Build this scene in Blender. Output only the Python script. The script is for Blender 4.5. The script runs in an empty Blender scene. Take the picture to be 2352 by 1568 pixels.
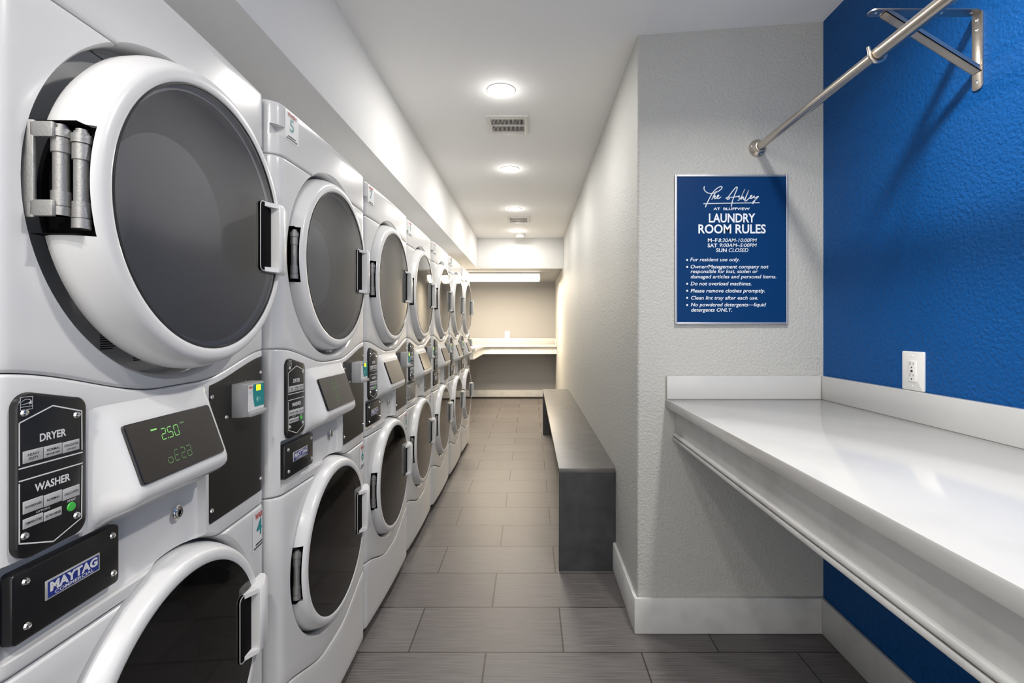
import bpy, bmesh, math, random
from mathutils import Vector, Matrix
random.seed(7)
S = bpy.context.scene
C = S.collection
PI = math.pi

# ------------------------------------------------------------------ camera, world, exposure
CAMZ = 1.28
cam_d = bpy.data.cameras.new('camera')
cam_d.sensor_width = 36.0
cam_d.lens = 17.0
cam_d.shift_x = -42.0 / 2352.0
cam_d.shift_y = -33.0 / 2352.0
cam_d.clip_start = 0.02
cam = bpy.data.objects.new('camera', cam_d)
cam.location = (0, 0, CAMZ)
cam.rotation_euler = (PI / 2, 0, 0)
C.objects.link(cam)
S.camera = cam

w = bpy.data.worlds.new('world')
w.use_nodes = True
w.node_tree.nodes['Background'].inputs[0].default_value = (1.0, 0.98, 0.945, 1)
w.node_tree.nodes['Background'].inputs[1].default_value = 1.42
S.world = w
S.view_settings.view_transform = 'Standard'
S.view_settings.look = 'None'
S.view_settings.gamma = 1.0
S.view_settings.use_curve_mapping = False
S.view_settings.exposure = 0.37
CAN_W = 9.0            # watts of each recessed can
CAN_SPOTS = [(-.155, -.30), (-.15, 2.50), (-.158, 3.745), (-.158, 5.01), (-.163, 6.15), (.70, 1.02), (-.52, -.7)]

# ------------------------------------------------------------------ materials
MATS = {}
def mat(name, col, rough=.5, metal=0.0, spec=.5, coat=0.0, emit=None, emit_s=0.0):
    if name in MATS: return MATS[name]
    m = bpy.data.materials.new(name); m.use_nodes = True
    b = m.node_tree.nodes['Principled BSDF']
    b.inputs['Base Color'].default_value = (*col, 1)
    b.inputs['Roughness'].default_value = rough
    b.inputs['Metallic'].default_value = metal
    b.inputs['Specular IOR Level'].default_value = spec
    b.inputs['Coat Weight'].default_value = coat
    b.inputs['Coat Roughness'].default_value = .05
    if emit:
        b.inputs['Emission Color'].default_value = (*emit, 1)
        b.inputs['Emission Strength'].default_value = emit_s
    MATS[name] = m
    return m

def nodes(m):
    return m.node_tree.nodes, m.node_tree.links, m.node_tree.nodes['Principled BSDF']

def add_noise_bump(m, scale, dist, strength=1.0, detail=2.0, vscale=None):
    n, l, b = nodes(m)
    tc = n.new('ShaderNodeTexCoord'); mp = n.new('ShaderNodeMapping')
    if vscale: mp.inputs['Scale'].default_value = vscale
    t = n.new('ShaderNodeTexNoise'); t.inputs['Scale'].default_value = scale; t.inputs['Detail'].default_value = detail
    bp = n.new('ShaderNodeBump'); bp.inputs['Distance'].default_value = dist; bp.inputs['Strength'].default_value = strength
    l.new(tc.outputs['Object'], mp.inputs['Vector']); l.new(mp.outputs[0], t.inputs['Vector'])
    l.new(t.outputs['Fac'], bp.inputs['Height']); l.new(bp.outputs[0], b.inputs['Normal'])
    return t

def add_mottle(m, c1, c2, scale, detail=4, vscale=None, lo=.35, hi=.65):
    n, l, b = nodes(m)
    tc = n.new('ShaderNodeTexCoord'); mp = n.new('ShaderNodeMapping')
    if vscale: mp.inputs['Scale'].default_value = vscale
    t = n.new('ShaderNodeTexNoise'); t.inputs['Scale'].default_value = scale; t.inputs['Detail'].default_value = detail
    r = n.new('ShaderNodeValToRGB')
    r.color_ramp.elements[0].position = lo; r.color_ramp.elements[0].color = (*c1, 1)
    r.color_ramp.elements[1].position = hi; r.color_ramp.elements[1].color = (*c2, 1)
    l.new(tc.outputs['Object'], mp.inputs['Vector']); l.new(mp.outputs[0], t.inputs['Vector'])
    l.new(t.outputs['Fac'], r.inputs['Fac']); l.new(r.outputs['Color'], b.inputs['Base Color'])

M_wall = mat('grey_wall_paint', (.490, .490, .468), .55); add_noise_bump(M_wall, 95, .005, .8, 3)
add_w = M_wall
M_ceil = mat('white_ceiling_paint', (.90, .90, .895), .8); add_noise_bump(M_ceil, 110, .002, .4, 2)
M_soff = mat('white_soffit_paint', (.86, .86, .855), .7); add_noise_bump(M_soff, 95, .004, .5, 3)
M_blue = mat('blue_wall_paint', (.002, .072, .262), .42, spec=.16); add_noise_bump(M_blue, 95, .006, .9, 3)
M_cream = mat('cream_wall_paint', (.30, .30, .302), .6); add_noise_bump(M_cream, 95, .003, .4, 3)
M_trim = mat('white_trim_paint', (.78, .78, .775), .35); add_mottle(M_trim, (.54, .54, .535), (.63, .63, .625), 9, 5, lo=.3, hi=.55)
M_bullnose = M_trim
M_quartz = mat('white_quartz', (.83, .83, .82), .13); add_mottle(M_quartz, (.50, .50, .495), (.555, .555, .55), 3.0, 8, lo=.25, hi=.45)
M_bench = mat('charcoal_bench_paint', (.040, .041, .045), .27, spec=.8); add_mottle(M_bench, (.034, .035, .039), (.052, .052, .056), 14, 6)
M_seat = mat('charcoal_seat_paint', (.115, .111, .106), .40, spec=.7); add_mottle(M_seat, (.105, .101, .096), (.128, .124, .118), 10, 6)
M_white = mat('white_enamel', (.75, .748, .745), .22, coat=.35)
M_whitep = mat('white_plastic', (.75, .75, .75), .3, coat=.2)
M_black = mat('black_gloss_plastic', (.012, .012, .013), .28)
M_blackp = mat('black_service_sheet', (.020, .018, .017), .30)
M_dark = mat('black_recess_shade', (.004, .004, .005), .85, spec=.1)  # shade painted black inside recesses and slots
M_screen = mat('black_display_glass', (.020, .017, .016), .06, coat=.5)
M_greyp = mat('grey_reader_plastic', (.36, .36, .36), .4)
M_alu = mat('cast_aluminium', (.40, .395, .385), .50, metal=.8); add_noise_bump(M_alu, 260, .0008, .5, 2)
M_chrome = mat('screw_steel', (.80, .79, .77), .18, metal=1.0)
M_nickel = mat('brushed_nickel', (.62, .56, .49), .30, metal=1.0); add_noise_bump(M_nickel, 90, .0004, .5, 2, (1, .02, 1))
M_label_w = mat('white_lettering', (.80, .80, .80), .5)
M_button = mat('grey_button', (.50, .50, .50), .45)
M_ink = mat('black_ink', (.02, .02, .02), .6)
M_green = mat('green_start_button', (.06, .55, .07), .4)
M_badgeblue = mat('badge_blue', (.016, .035, .25), .3)
M_badgesilver = mat('badge_silver', (.70, .69, .66), .3, metal=.5)
M_teal = mat('teal_print', (.0, .26, .27), .4)
M_red = mat('red_print', (.55, .05, .04), .5)
M_paper = mat('white_sticker', (.80, .80, .80), .45)
M_lcd = mat('yellow_lcd', (.55, .65, .02), .4, emit=(.75, .85, .02), emit_s=.75)
M_digit = mat('green_digits', (.1, .3, .08), .5, emit=(.28, .72, .18), emit_s=.55)
M_digitdim = mat('dim_green_digits', (.06, .12, .05), .5, emit=(.22, .42, .15), emit_s=.22)
M_signblue = mat('sign_blue', (.002, .036, .136), .4, spec=.15)
M_signframe = mat('sign_frame_silver', (.50, .52, .58), .35, metal=.6)
M_signtext = mat('sign_white', (.78, .82, .88), .5)
M_outlet = mat('white_outlet_plastic', (.78, .77, .75), .3)
M_slot = mat('outlet_slot', (.03, .03, .03), .6)
M_lens = mat('can_lens', (.9, .9, .9), .5, emit=(1.0, .98, .95), emit_s=9.0)
M_tube = mat('fluorescent_diffuser', (.9, .88, .82), .5, emit=(1.0, .90, .74), emit_s=5.0)
M_vent = mat('white_vent_metal', (.72, .71, .69), .45)
M_ventdark = mat('vent_dark', (.03, .026, .022), .8)
M_darkstrip = mat('dark_base_strip', (.02, .018, .016), .6)
M_bowl = mat('grey_door_bowl', (.46, .455, .46), .35)
M_bowlw = mat('dark_washer_bowl', (.06, .06, .065), .3)
M_gasket = mat('black_gasket', (.012, .012, .014), .5)

def glass_mat(name, tint, fac):
    m = bpy.data.materials.new(name); m.use_nodes = True
    n, l = m.node_tree.nodes, m.node_tree.links
    n.clear()
    out = n.new('ShaderNodeOutputMaterial'); mx = n.new('ShaderNodeMixShader')
    tr = n.new('ShaderNodeBsdfTransparent'); tr.inputs[0].default_value = (*tint, 1)
    gl = n.new('ShaderNodeBsdfGlossy'); gl.inputs['Roughness'].default_value = .045
    gl.inputs['Color'].default_value = (.95, .95, .95, 1)
    fr = n.new('ShaderNodeFresnel'); fr.inputs['IOR'].default_value = fac
    l.new(fr.outputs[0], mx.inputs[0]); l.new(tr.outputs[0], mx.inputs[1]); l.new(gl.outputs[0], mx.inputs[2])
    l.new(mx.outputs[0], out.inputs[0])
    return m
M_gdry = glass_mat('smoked_dryer_glass', (.80, .79, .795), 1.65)
M_gwash = glass_mat('dark_washer_glass', (.20, .19, .18), 1.55)

# floor tiles: 12 x 24 inch planks in half bond with linen streaks
M_floor = mat('grey_floor_tile', (.13, .12, .12), .38)
def floor_nodes():
    n, l, b = nodes(M_floor)
    tc = n.new('ShaderNodeTexCoord'); mp = n.new('ShaderNodeMapping')
    mp.inputs['Location'].default_value = (.4806 + .612 * 8, -1.598 + .3062 * 32, 0)
    br = n.new('ShaderNodeTexBrick')
    br.offset = .5; br.offset_frequency = 2; br.squash = 1.0
    br.inputs['Scale'].default_value = 1.0
    br.inputs['Brick Width'].default_value = .612
    br.inputs['Row Height'].default_value = .3062
    br.inputs['Mortar Size'].default_value = .0034
    br.inputs['Mortar Smooth'].default_value = .15
    br.inputs['Bias'].default_value = 0.0
    br.inputs['Color1'].default_value = (.118, .108, .107, 1)
    br.inputs['Color2'].default_value = (.141, .131, .129, 1)
    br.inputs['Mortar'].default_value = (.034, .026, .020, 1)
    l.new(tc.outputs['Object'], mp.inputs['Vector']); l.new(mp.outputs[0], br.inputs['Vector'])
    m2 = n.new('ShaderNodeMapping'); m2.inputs['Scale'].default_value = (5, 170, 1)
    t = n.new('ShaderNodeTexNoise'); t.inputs['Scale'].default_value = 1.0; t.inputs['Detail'].default_value = 4; t.inputs['Roughness'].default_value = .65
    l.new(tc.outputs['Object'], m2.inputs['Vector']); l.new(m2.outputs[0], t.inputs['Vector'])
    r = n.new('ShaderNodeMapRange'); r.inputs['From Min'].default_value = .3; r.inputs['From Max'].default_value = .7
    r.inputs['To Min'].default_value = .60; r.inputs['To Max'].default_value = 1.40
    l.new(t.outputs['Fac'], r.inputs['Value'])
    mul = n.new('ShaderNodeMix'); mul.data_type = 'RGBA'; mul.blend_type = 'MULTIPLY'; mul.inputs[0].default_value = 1
    l.new(br.outputs['Color'], mul.inputs[6]); l.new(r.outputs[0], mul.inputs[7])
    l.new(mul.outputs[2], b.inputs['Base Color'])
    r2 = n.new('ShaderNodeMapRange'); r2.inputs['To Min'].default_value = .32; r2.inputs['To Max'].default_value = .54
    l.new(t.outputs['Fac'], r2.inputs['Value']); l.new(r2.outputs[0], b.inputs['Roughness'])
    bp = n.new('ShaderNodeBump'); bp.inputs['Distance'].default_value = .0015; bp.inputs['Strength'].default_value = .35
    inv = n.new('ShaderNodeMath'); inv.operation = 'MULTIPLY_ADD'; inv.inputs[1].default_value = -2.0; 
    l.new(br.outputs['Fac'], inv.inputs[0]); l.new(t.outputs['Fac'], inv.inputs[2])
    l.new(inv.outputs[0], bp.inputs['Height']); l.new(bp.outputs[0], b.inputs['Normal'])
floor_nodes()

# ------------------------------------------------------------------ mesh helpers
class MB:
    def __init__(self): self.v = []; self.f = []; self.mi = []
    def add(self, vs, fs, mi=0):
        o = len(self.v); self.v += [tuple(p) for p in vs]
        for f in fs: self.f.append([i + o for i in f]); self.mi.append(mi)
    def box(self, x0, x1, y0, y1, z0, z1, mi=0, bev=0.0, seg=2):
        bm = bmesh.new()
        vs = [bm.verts.new(p) for p in [(x0,y0,z0),(x1,y0,z0),(x1,y1,z0),(x0,y1,z0),(x0,y0,z1),(x1,y0,z1),(x1,y1,z1),(x0,y1,z1)]]
        for f in [(0,3,2,1),(4,5,6,7),(0,1,5,4),(1,2,6,5),(2,3,7,6),(3,0,4,7)]: bm.faces.new([vs[i] for i in f])
        if bev > 0: bmesh.ops.bevel(bm, geom=bm.edges[:], offset=bev, segments=seg, profile=.5, affect='EDGES')
        self.from_bm(bm, mi)
    def from_bm(self, bm, mi=0):
        bm.verts.index_update()
        self.add([v.co[:] for v in bm.verts], [[v.index for v in f.verts] for f in bm.faces], mi)
        bm.free()
    def tube(self, pts, r, n=12, mi=0, cap=True, flat=None):
        pts = [Vector(p) for p in pts]; rs = r if isinstance(r, (list, tuple)) else [r] * len(pts)
        prev = None; rings = []
        for i, p in enumerate(pts):
            d = (pts[min(i + 1, len(pts) - 1)] - pts[max(i - 1, 0)]).normalized()
            if prev is None:
                a = Vector((0, 0, 1)) if abs(d.z) < .9 else Vector((1, 0, 0))
            else: a = prev
            u = (a - d * a.dot(d)).normalized(); prev = u; v = d.cross(u)
            rings.append([p + u * rs[i] * math.cos(2*PI*k/n) + v * rs[i] * math.sin(2*PI*k/n) for k in range(n)])
        vs = [q for R in rings for q in R]; fs = []
        for i in range(len(rings) - 1):
            for k in range(n): fs.append((i*n+k, i*n+(k+1)%n, (i+1)*n+(k+1)%n, (i+1)*n+k))
        if cap: fs.append(tuple(range(n))[::-1]); fs.append(tuple((len(rings)-1)*n + k for k in range(n)))
        self.add(vs, fs, mi)
    def lathe(self, prof, c, axis='x', n=96, mi=0, closed=False):
        # prof: list of (radius, along axis); c: centre
        vs = []; m = len(prof)
        for k in range(n):
            a = 2*PI*k/n; ca, sa = math.cos(a), math.sin(a)
            for (r, h) in prof:
                if axis == 'x': vs.append((c[0]+h, c[1]+r*ca, c[2]+r*sa))
                elif axis == 'y': vs.append((c[0]+r*ca, c[1]+h, c[2]+r*sa))
                else: vs.append((c[0]+r*ca, c[1]+r*sa, c[2]+h))
        fs = []
        for k in range(n):
            k2 = (k+1) % n
            for j in range(m if closed else m-1):
                j2 = (j+1) % m
                fs.append((k*m+j, k*m+j2, k2*m+j2, k2*m+j))
        self.add(vs, fs, mi)
        bm = None
    def prism(self, poly, h0, h1, axis='x', mi=0):
        # poly in the plane perpendicular to axis: x->(y,z), y->(x,z), z->(x,y)
        def P(p, h): return {'x': (h, p[0], p[1]), 'y': (p[0], h, p[1]), 'z': (p[0], p[1], h)}[axis]
        n = len(poly)
        vs = [P(p, h0) for p in poly] + [P(p, h1) for p in poly]
        fs = [tuple(range(n))[::-1], tuple(range(n, 2*n))] + [(i, (i+1)%n, n+(i+1)%n, n+i) for i in range(n)]
        self.add(vs, fs, mi)
    def mesh(self, name, mats, angle=35, weld=1e-6, recalc=True):
        me = bpy.data.meshes.new(name); me.from_pydata(self.v, [], self.f)
        for m in (mats if isinstance(mats, (list, tuple)) else [mats]): me.materials.append(m)
        for p, i in zip(me.polygons, self.mi): p.material_index = i
        finish(me, angle, weld, recalc)
        return me

def finish(me, angle=35, weld=1e-6, recalc=True):
    bm = bmesh.new(); bm.from_mesh(me)
    if weld: bmesh.ops.remove_doubles(bm, verts=bm.verts, dist=weld)
    if recalc: bmesh.ops.recalc_face_normals(bm, faces=bm.faces)
    bm.to_mesh(me); bm.free()
    for p in me.polygons: p.use_smooth = True
    me.set_sharp_from_angle(angle=math.radians(angle))

def obj(name, me, parent=None, **kw):
    o = bpy.data.objects.new(name, me); C.objects.link(o)
    if parent: o.parent = parent
    for k, v in kw.items(): o[k] = v
    return o
def thing(name, label, cat, loc=(0,0,0), rz=0, group=None, me=None):
    o = bpy.data.objects.new(name, me); C.objects.link(o)
    o.location = loc; o.rotation_euler = (0, 0, rz)
    o['label'] = label; o['category'] = cat
    if group: o['group'] = group
    return o
def struct(name, me):
    o = obj(name, me); o['kind'] = 'structure'; return o

def boolean(me, cutters, angle=35):
    """subtract the closed cutter meshes from me and return a new mesh"""
    o = bpy.data.objects.new('tmp', me); C.objects.link(o); tmp = []
    for c in cutters:
        co = bpy.data.objects.new('cut', c); C.objects.link(co); tmp.append(co)
        md = o.modifiers.new('b', 'BOOLEAN'); md.operation = 'DIFFERENCE'; md.object = co; md.solver = 'EXACT'
    dg = bpy.context.evaluated_depsgraph_get(); dg.update()
    r = bpy.data.meshes.new_from_object(o.evaluated_get(dg))
    for t in tmp + [o]: bpy.data.objects.remove(t)
    for p in r.polygons: p.use_smooth = True
    r.set_sharp_from_angle(angle=math.radians(angle))
    return r

def text_mesh(lines, fn):
    """lines: (text, x, y, size, align, bold, shear, width) ; fn maps (tx, ty) -> xyz. Returns verts/faces of flat lettering"""
    vs, fs = [], []
    for (t, x, y, size, al, bold, shear, wid) in lines:
        cu = bpy.data.curves.new('t', 'FONT'); cu.body = t; cu.size = size; cu.align_x = al
        cu.offset = bold * size; cu.shear = shear; cu.resolution_u = 3; cu.fill_mode = 'FRONT'
        o = bpy.data.objects.new('t', cu); C.objects.link(o)
        dg = bpy.context.evaluated_depsgraph_get(); dg.update()
        me = bpy.data.meshes.new_from_object(o.evaluated_get(dg))
        xs = [q.co.x for q in me.vertices]
        k = 1.0
        if wid and xs: k = wid / max(1e-6, max(xs) - min(xs))
        o0 = len(vs)
        vs += [fn(x + q.co.x * k, y + q.co.y) for q in me.vertices]
        fs += [[i + o0 for i in p.vertices] for p in me.polygons]
        bpy.data.objects.remove(o); bpy.data.curves.remove(cu); bpy.data.meshes.remove(me)
    return vs, fs

def rrect(a0, a1, b0, b1, r, n=6):
    pts = []
    for (cx, cy, s) in ((a1-r, b1-r, 0), (a0+r, b1-r, 1), (a0+r, b0+r, 2), (a1-r, b0+r, 3)):
        for k in range(n+1):
            t = (s + k / n) * PI / 2
            pts.append((cx + r*math.cos(t), cy + r*math.sin(t)))
    return pts

def plate(mb, poly, p0, p1, e=.002, axis='x', mi=0):
    """solid plate with a softened front edge"""
    n = len(poly); cx = sum(p[0] for p in poly)/n; cy = sum(p[1] for p in poly)/n
    def sh(d):
        out = []
        for i in range(n):
            a, b, c = poly[i-1], poly[i], poly[(i+1) % n]
            t = Vector((c[0]-a[0], c[1]-a[1])).normalized(); nn = Vector((t.y, -t.x))
            if nn.dot(Vector((b[0]-cx, b[1]-cy))) < 0: nn = -nn
            out.append((b[0]-nn.x*d, b[1]-nn.y*d))
        return out
    s = 1 if p1 > p0 else -1
    L = [(poly, p0), (poly, p1 - s*e), (sh(e*.3), p1 - s*e*.3), (sh(e), p1)]
    def P(p, h): return {'x': (h, p[0], p[1]), 'y': (p[0], h, p[1]), 'z': (p[0], p[1], h)}[axis]
    vs = [P(p, h) for (pl, h) in L for p in pl]
    fs = [tuple(range(n)), tuple(range(3*n, 4*n))]
    for i in range(3):
        for k in range(n): fs.append((i*n+k, i*n+(k+1)%n, (i+1)*n+(k+1)%n, (i+1)*n+k))
    mb.add(vs, fs, mi)

# ------------------------------------------------------------------ room shell
XL, XS, XW, XB = -1.42, -.73, .45, 1.23       # left wall, soffit face, corridor wall, blue wall
YG, YH, YE = 2.03, 6.66, 8.70                 # grey end wall, header, far wall
YN = -1.9                                     # near end of what is built
ZC, ZS = 2.505, 2.09                          # ceiling, soffit
def boxmesh(name, m, *a, bev=0.0):
    mb = MB(); mb.box(*a, bev=bev); return mb.mesh(name, m)
struct('floor', boxmesh('floor', M_floor, XL-.1, XB+.3, YN, YE+.1, -.05, 0))
mb = MB()
mb.box(XS-.02, XW+.02, YN, YH+.1, ZC, ZC+.08)
mb.add([(XW, YN, ZC), (XB+.12, YN, ZC+.066), (XB+.12, YG+.1, ZC+.066), (XW, YG+.1, ZC),
        (XW, YN, ZC+.1), (XB+.12, YN, ZC+.16), (XB+.12, YG+.1, ZC+.16), (XW, YG+.1, ZC+.1)],
       [(0,1,2,3),(4,7,6,5),(0,4,5,1),(1,5,6,2),(2,6,7,3),(3,7,4,0)])
struct('ceiling', mb.mesh('ceiling', M_ceil))
struct('soffit', boxmesh('soffit', M_soff, XL, XS, YN, YH, ZS, ZC+.06, bev=.006))
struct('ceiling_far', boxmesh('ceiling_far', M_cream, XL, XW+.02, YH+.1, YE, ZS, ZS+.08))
struct('header', boxmesh('header', M_soff, XL, XW+.01, YH, YH+.12, ZS, ZC+.06, bev=.005))
struct('wall_left', boxmesh('wall_left', M_wall, XL-.1, XL, YN, YE+.1, 0, ZC+.1))
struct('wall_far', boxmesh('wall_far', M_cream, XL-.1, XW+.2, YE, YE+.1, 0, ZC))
mb = MB()
mb.prism([(XW+.14, YG+.14), (XW+.14, YE+.05), (XW, YE+.05), (XW, YG+.012)] + [(XW+.012-.012*math.cos(k*PI/10), YG+.012-.012*math.sin(k*PI/10)) for k in range(1, 6)] + [(XW+.012, YG+.14)], 0, ZC+.06, 'z')
struct('wall_corridor', mb.mesh('wall_corridor', M_wall))
struct('wall_grey_end', boxmesh('wall_grey_end', M_wall, XW+.012, XB+.12, YG, YG+.14, 0, ZC+.09))
struct('wall_right', boxmesh('wall_right', M_blue, XB, XB+.12, YN, YG+.02, 0, ZC+.09))

def baseboard(name, x0, x1, y0, y1, h=.148):
    mb = MB(); mb.box(x0, x1, y0, y1, 0.001, h, bev=.004); return struct(name, mb.mesh(name, M_trim))
baseboard('baseboard_end', XW-.016, XB, YG-.016, YG, .150)
baseboard('baseboard_right', XB-.016, XB, YN, YG-.016, .150)
baseboard('baseboard_corridor', XW-.016, XW, YG, YE-.02, .148)
baseboard('baseboard_far', XL, XW-.016, YE-.016, YE, .15)
struct('dark_strip_far', boxmesh('dark_strip_far', M_darkstrip, XL, XW-.016, YE-.03, YE-.016, .001, .03))  # thin dark strip at the foot of the far baseboard

# ------------------------------------------------------------------ ceiling fittings
def can_light(x, y, label):
    z = ZC + (max(0, x - XW) * .075)
    t = thing('recessed_light', label, 'ceiling light', (x, y, z), 0, 'recessed can lights')
    mb = MB(); mb.lathe([(.0592, .002), (.0592, -.0030), (.064, -.0040), (.072, -.0032), (.0745, 0.002)], (0,0,0), 'z', 48)
    obj('trim_ring', mb.mesh('trim_ring', M_whitep), t)
    mb = MB(); mb.lathe([(.0001, -.0065), (.03, -.0062), (.052, -.0052), (.0588, -.0036), (.0590, .001)], (0,0,0), 'z', 48)
    obj('lens', mb.mesh('lens', M_lens), t)
    ld = bpy.data.lights.new('can_lamp', 'AREA'); ld.shape = 'DISK'; ld.size = .11
    ld.energy = CAN_W * (1.5 if x > .5 else 1.2 if y < 1.5 else .80); ld.color = (1.0, .965, .92); ld.spread = math.radians(142 if x > .5 else 180)
    lo = bpy.data.objects.new('can_lamp', ld); C.objects.link(lo); lo.parent = t; lo.location = (0, 0, -.012)
    gd = bpy.data.lights.new('ceiling_halo_fill', 'POINT'); gd.shadow_soft_size = .03; gd.energy = CAN_W * .055; gd.color = (1.0, .97, .93)  # added point light below each can, for a halo and a brighter ceiling
    go = bpy.data.objects.new('ceiling_halo_fill', gd); C.objects.link(go); go.parent = t; go.location = (0, 0, -.06)
    return t
can_labels = ['recessed can light over the front aisle behind the viewpoint',
              'largest bright recessed can light in front of the near ceiling vent',
              'second bright recessed can light beyond the near ceiling vent',
              'recessed can light just in front of the far ceiling vent',
              'farthest recessed can light beside the smoke detector',
              'recessed can light above the folding counter',
                            'recessed can light behind the viewpoint nearest the machines']
for (x, y), lb in zip(CAN_SPOTS, can_labels): can_light(x, y, lb)

def ceiling_vent(x0, x1, y0, y1, label):
    t = thing('ceiling_vent', label, 'vent', ((x0+x1)/2, (y0+y1)/2, ZC), 0, 'ceiling vents')
    hx, hy = (x1-x0)/2, (y1-y0)/2
    fx, fy = hx*.80, hy*.70
    mb = MB()
    for (a0, a1, b0, b1) in ((-hx, -fx, -hy, hy), (fx, hx, -hy, hy), (-fx, fx, -hy, -fy), (-fx, fx, fy, hy)):
        mb.box(a0, a1, b0, b1, -.009, .002, bev=.002)
    mb.box(-fx, fx, -.006, .006, -.009, .0)
    obj('frame', mb.mesh('vent_frame', M_vent), t)
    mb = MB(); mb.box(-fx, fx, -fy, fy, -.0015, .001); obj('duct_opening', mb.mesh('duct_opening', M_ventdark), t)
    mb = MB(); n = 24
    for k in range(n):
        c = -fx + (k+.5) * 2*fx/n
        mb.box(c-.0014, c+.0014, -fy, fy, -.008, -.001)
    obj('louvre', mb.mesh('louvre', M_vent), t)
    return t
ceiling_vent(-.257, -.012, 2.795, 3.055, 'near white ceiling vent with two rows of louvres')
ceiling_vent(-.257, -.012, 5.36, 5.66, 'far white ceiling vent, smaller in view, near the header')
t = thing('smoke_detector', 'round white smoke detector on the ceiling by the header', 'smoke detector', (-.135, 6.40, ZC))
mb = MB(); mb.lathe([(.0001, -.042), (.045, -.042), (.058, -.036), (.064, -.014), (.070, -.012), (.070, .002)], (0,0,0), 'z', 40)
obj('housing', mb.mesh('detector_housing', M_whitep), t)
mb = MB(); mb.lathe([(.0001, -.046), (.012, -.045), (.014, -.041)], (0,0,0), 'z', 20); obj('test_button', mb.mesh('test_button', M_vent), t)

# fluorescent fixture in the far alcove
t = thing('fluorescent_fixture', 'wide glowing fluorescent fixture on the low ceiling of the far alcove', 'ceiling light', (-.455, 7.42, ZS-.002))
mb = MB(); mb.box(-.605, .605, -.265, .265, -.022, .0, bev=.004); obj('housing', mb.mesh('fixture_housing', M_whitep), t)
mb = MB(); mb.box(-.598, .598, -.258, .258, -.088, -.02, bev=.02, seg=3); obj('diffuser', mb.mesh('fixture_diffuser', M_tube), t)
for s in (-1, 1):
    mb = MB(); mb.box(s*.6-.006, s*.6+.006, -.262, .262, -.09, .0, bev=.002)
    obj('end_cap', mb.mesh('fixture_end_cap', M_whitep), t)
ld = bpy.data.lights.new('fluorescent_lamp', 'AREA'); ld.shape = 'RECTANGLE'; ld.size = 1.15; ld.size_y = .48
ld.energy = 62; ld.color = (1.0, .82, .60)
lo = bpy.data.objects.new('fluorescent_lamp', ld); C.objects.link(lo); lo.parent = t; lo.location = (0, 0, -.095)

# ------------------------------------------------------------------ right side: folding counter
t = thing('folding_counter', 'long white quartz folding counter along the blue wall with backsplash and beaded apron', 'counter', (.9, YG, 0))
oy = -YG; ox = -.9
def loc(o): return o
CF = .566
mb = MB(); mb.box(CF+ox, XB-.0015+ox, YN+.3+oy, YG-.0015+oy, .945, .980, bev=.003); obj('worktop', mb.mesh('worktop', M_quartz), t)
mb = MB(); mb.box(CF+.003+ox, XB-.021+ox, YG-.020+oy, YG+oy, .9805, 1.077, bev=.002); obj('backsplash', mb.mesh('backsplash_end', M_quartz), t)
mb = MB(); mb.box(XB-.020+ox, XB-.0015+ox, YN+.3+oy, YG-.0015+oy, .9805, 1.077, bev=.002); obj('backsplash', mb.mesh('backsplash_side', M_quartz), t)
mb = MB()
mb.box(.606+ox, .626+ox, YN+.3+oy, YG+oy, .812, .9445, bev=.002)
obj('apron', mb.mesh('apron', M_trim), t)
mb = MB()
mb.tube([(.603+ox, YN+.3+oy, .832), (.603+ox, YG+oy, .832)], .0085, 14)
mb.box(.594+ox, .6055+ox, YN+.3+oy, YG+oy, .810, .8215, bev=.003)
obj('apron_moulding', mb.mesh('apron_moulding', M_trim), t)

# outlets
def outlet(name, label, loc, rz):
    t = thing(name, label, 'outlet', loc, rz)
    # local: x across, y out of the wall (towards -y), z up
    mb = MB(); plate(mb, rrect(-.044, .044, -.0625, .0625, .004, 4), 0, -.0065, .0035, 'y'); obj('cover_plate', mb.mesh('cover_plate', M_outlet), t)
    mb = MB(); plate(mb, rrect(-.0168, .0168, -.034, .034, .002, 3), -.006, -.0085, .001, 'y'); b = obj('receptacle', mb.mesh('receptacle', M_outlet), t)
    mb = MB()
    for s in (1, -1):
        z = .0185*s + .002
        mb.box(-.0075, -.0058, -.0089, -.0084, z-.001, z+.008); mb.box(.0052, .0069, -.0089, -.0084, z, z+.007)
        mb.lathe([(.0001, -.0002), (.0026, -.0002), (.0026, .0002)], (0, -.0087, z-.009), 'y', 12)
    mb.box(-.004, .004, -.0091, -.0084, -.0035, .0035)
    obj('slot', mb.mesh('outlet_slots', M_slot), b)
    for s in (1, -1):
        mb = MB(); mb.lathe([(.0001, -.0012), (.0025, -.001), (.0032, .0)], (0, -.0065, .048*s), 'y', 14)
        obj('screw', mb.mesh('plate_screw', M_outlet), t)
    return t
outlet('wall_outlet', 'white duplex outlet on the blue wall above the backsplash', (XB, 1.549, 1.1395), -PI/2)
outlet('wall_outlet', 'small white outlet on the far cream wall above the far counter', (-.415, YE, 1.145), 0)

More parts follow.
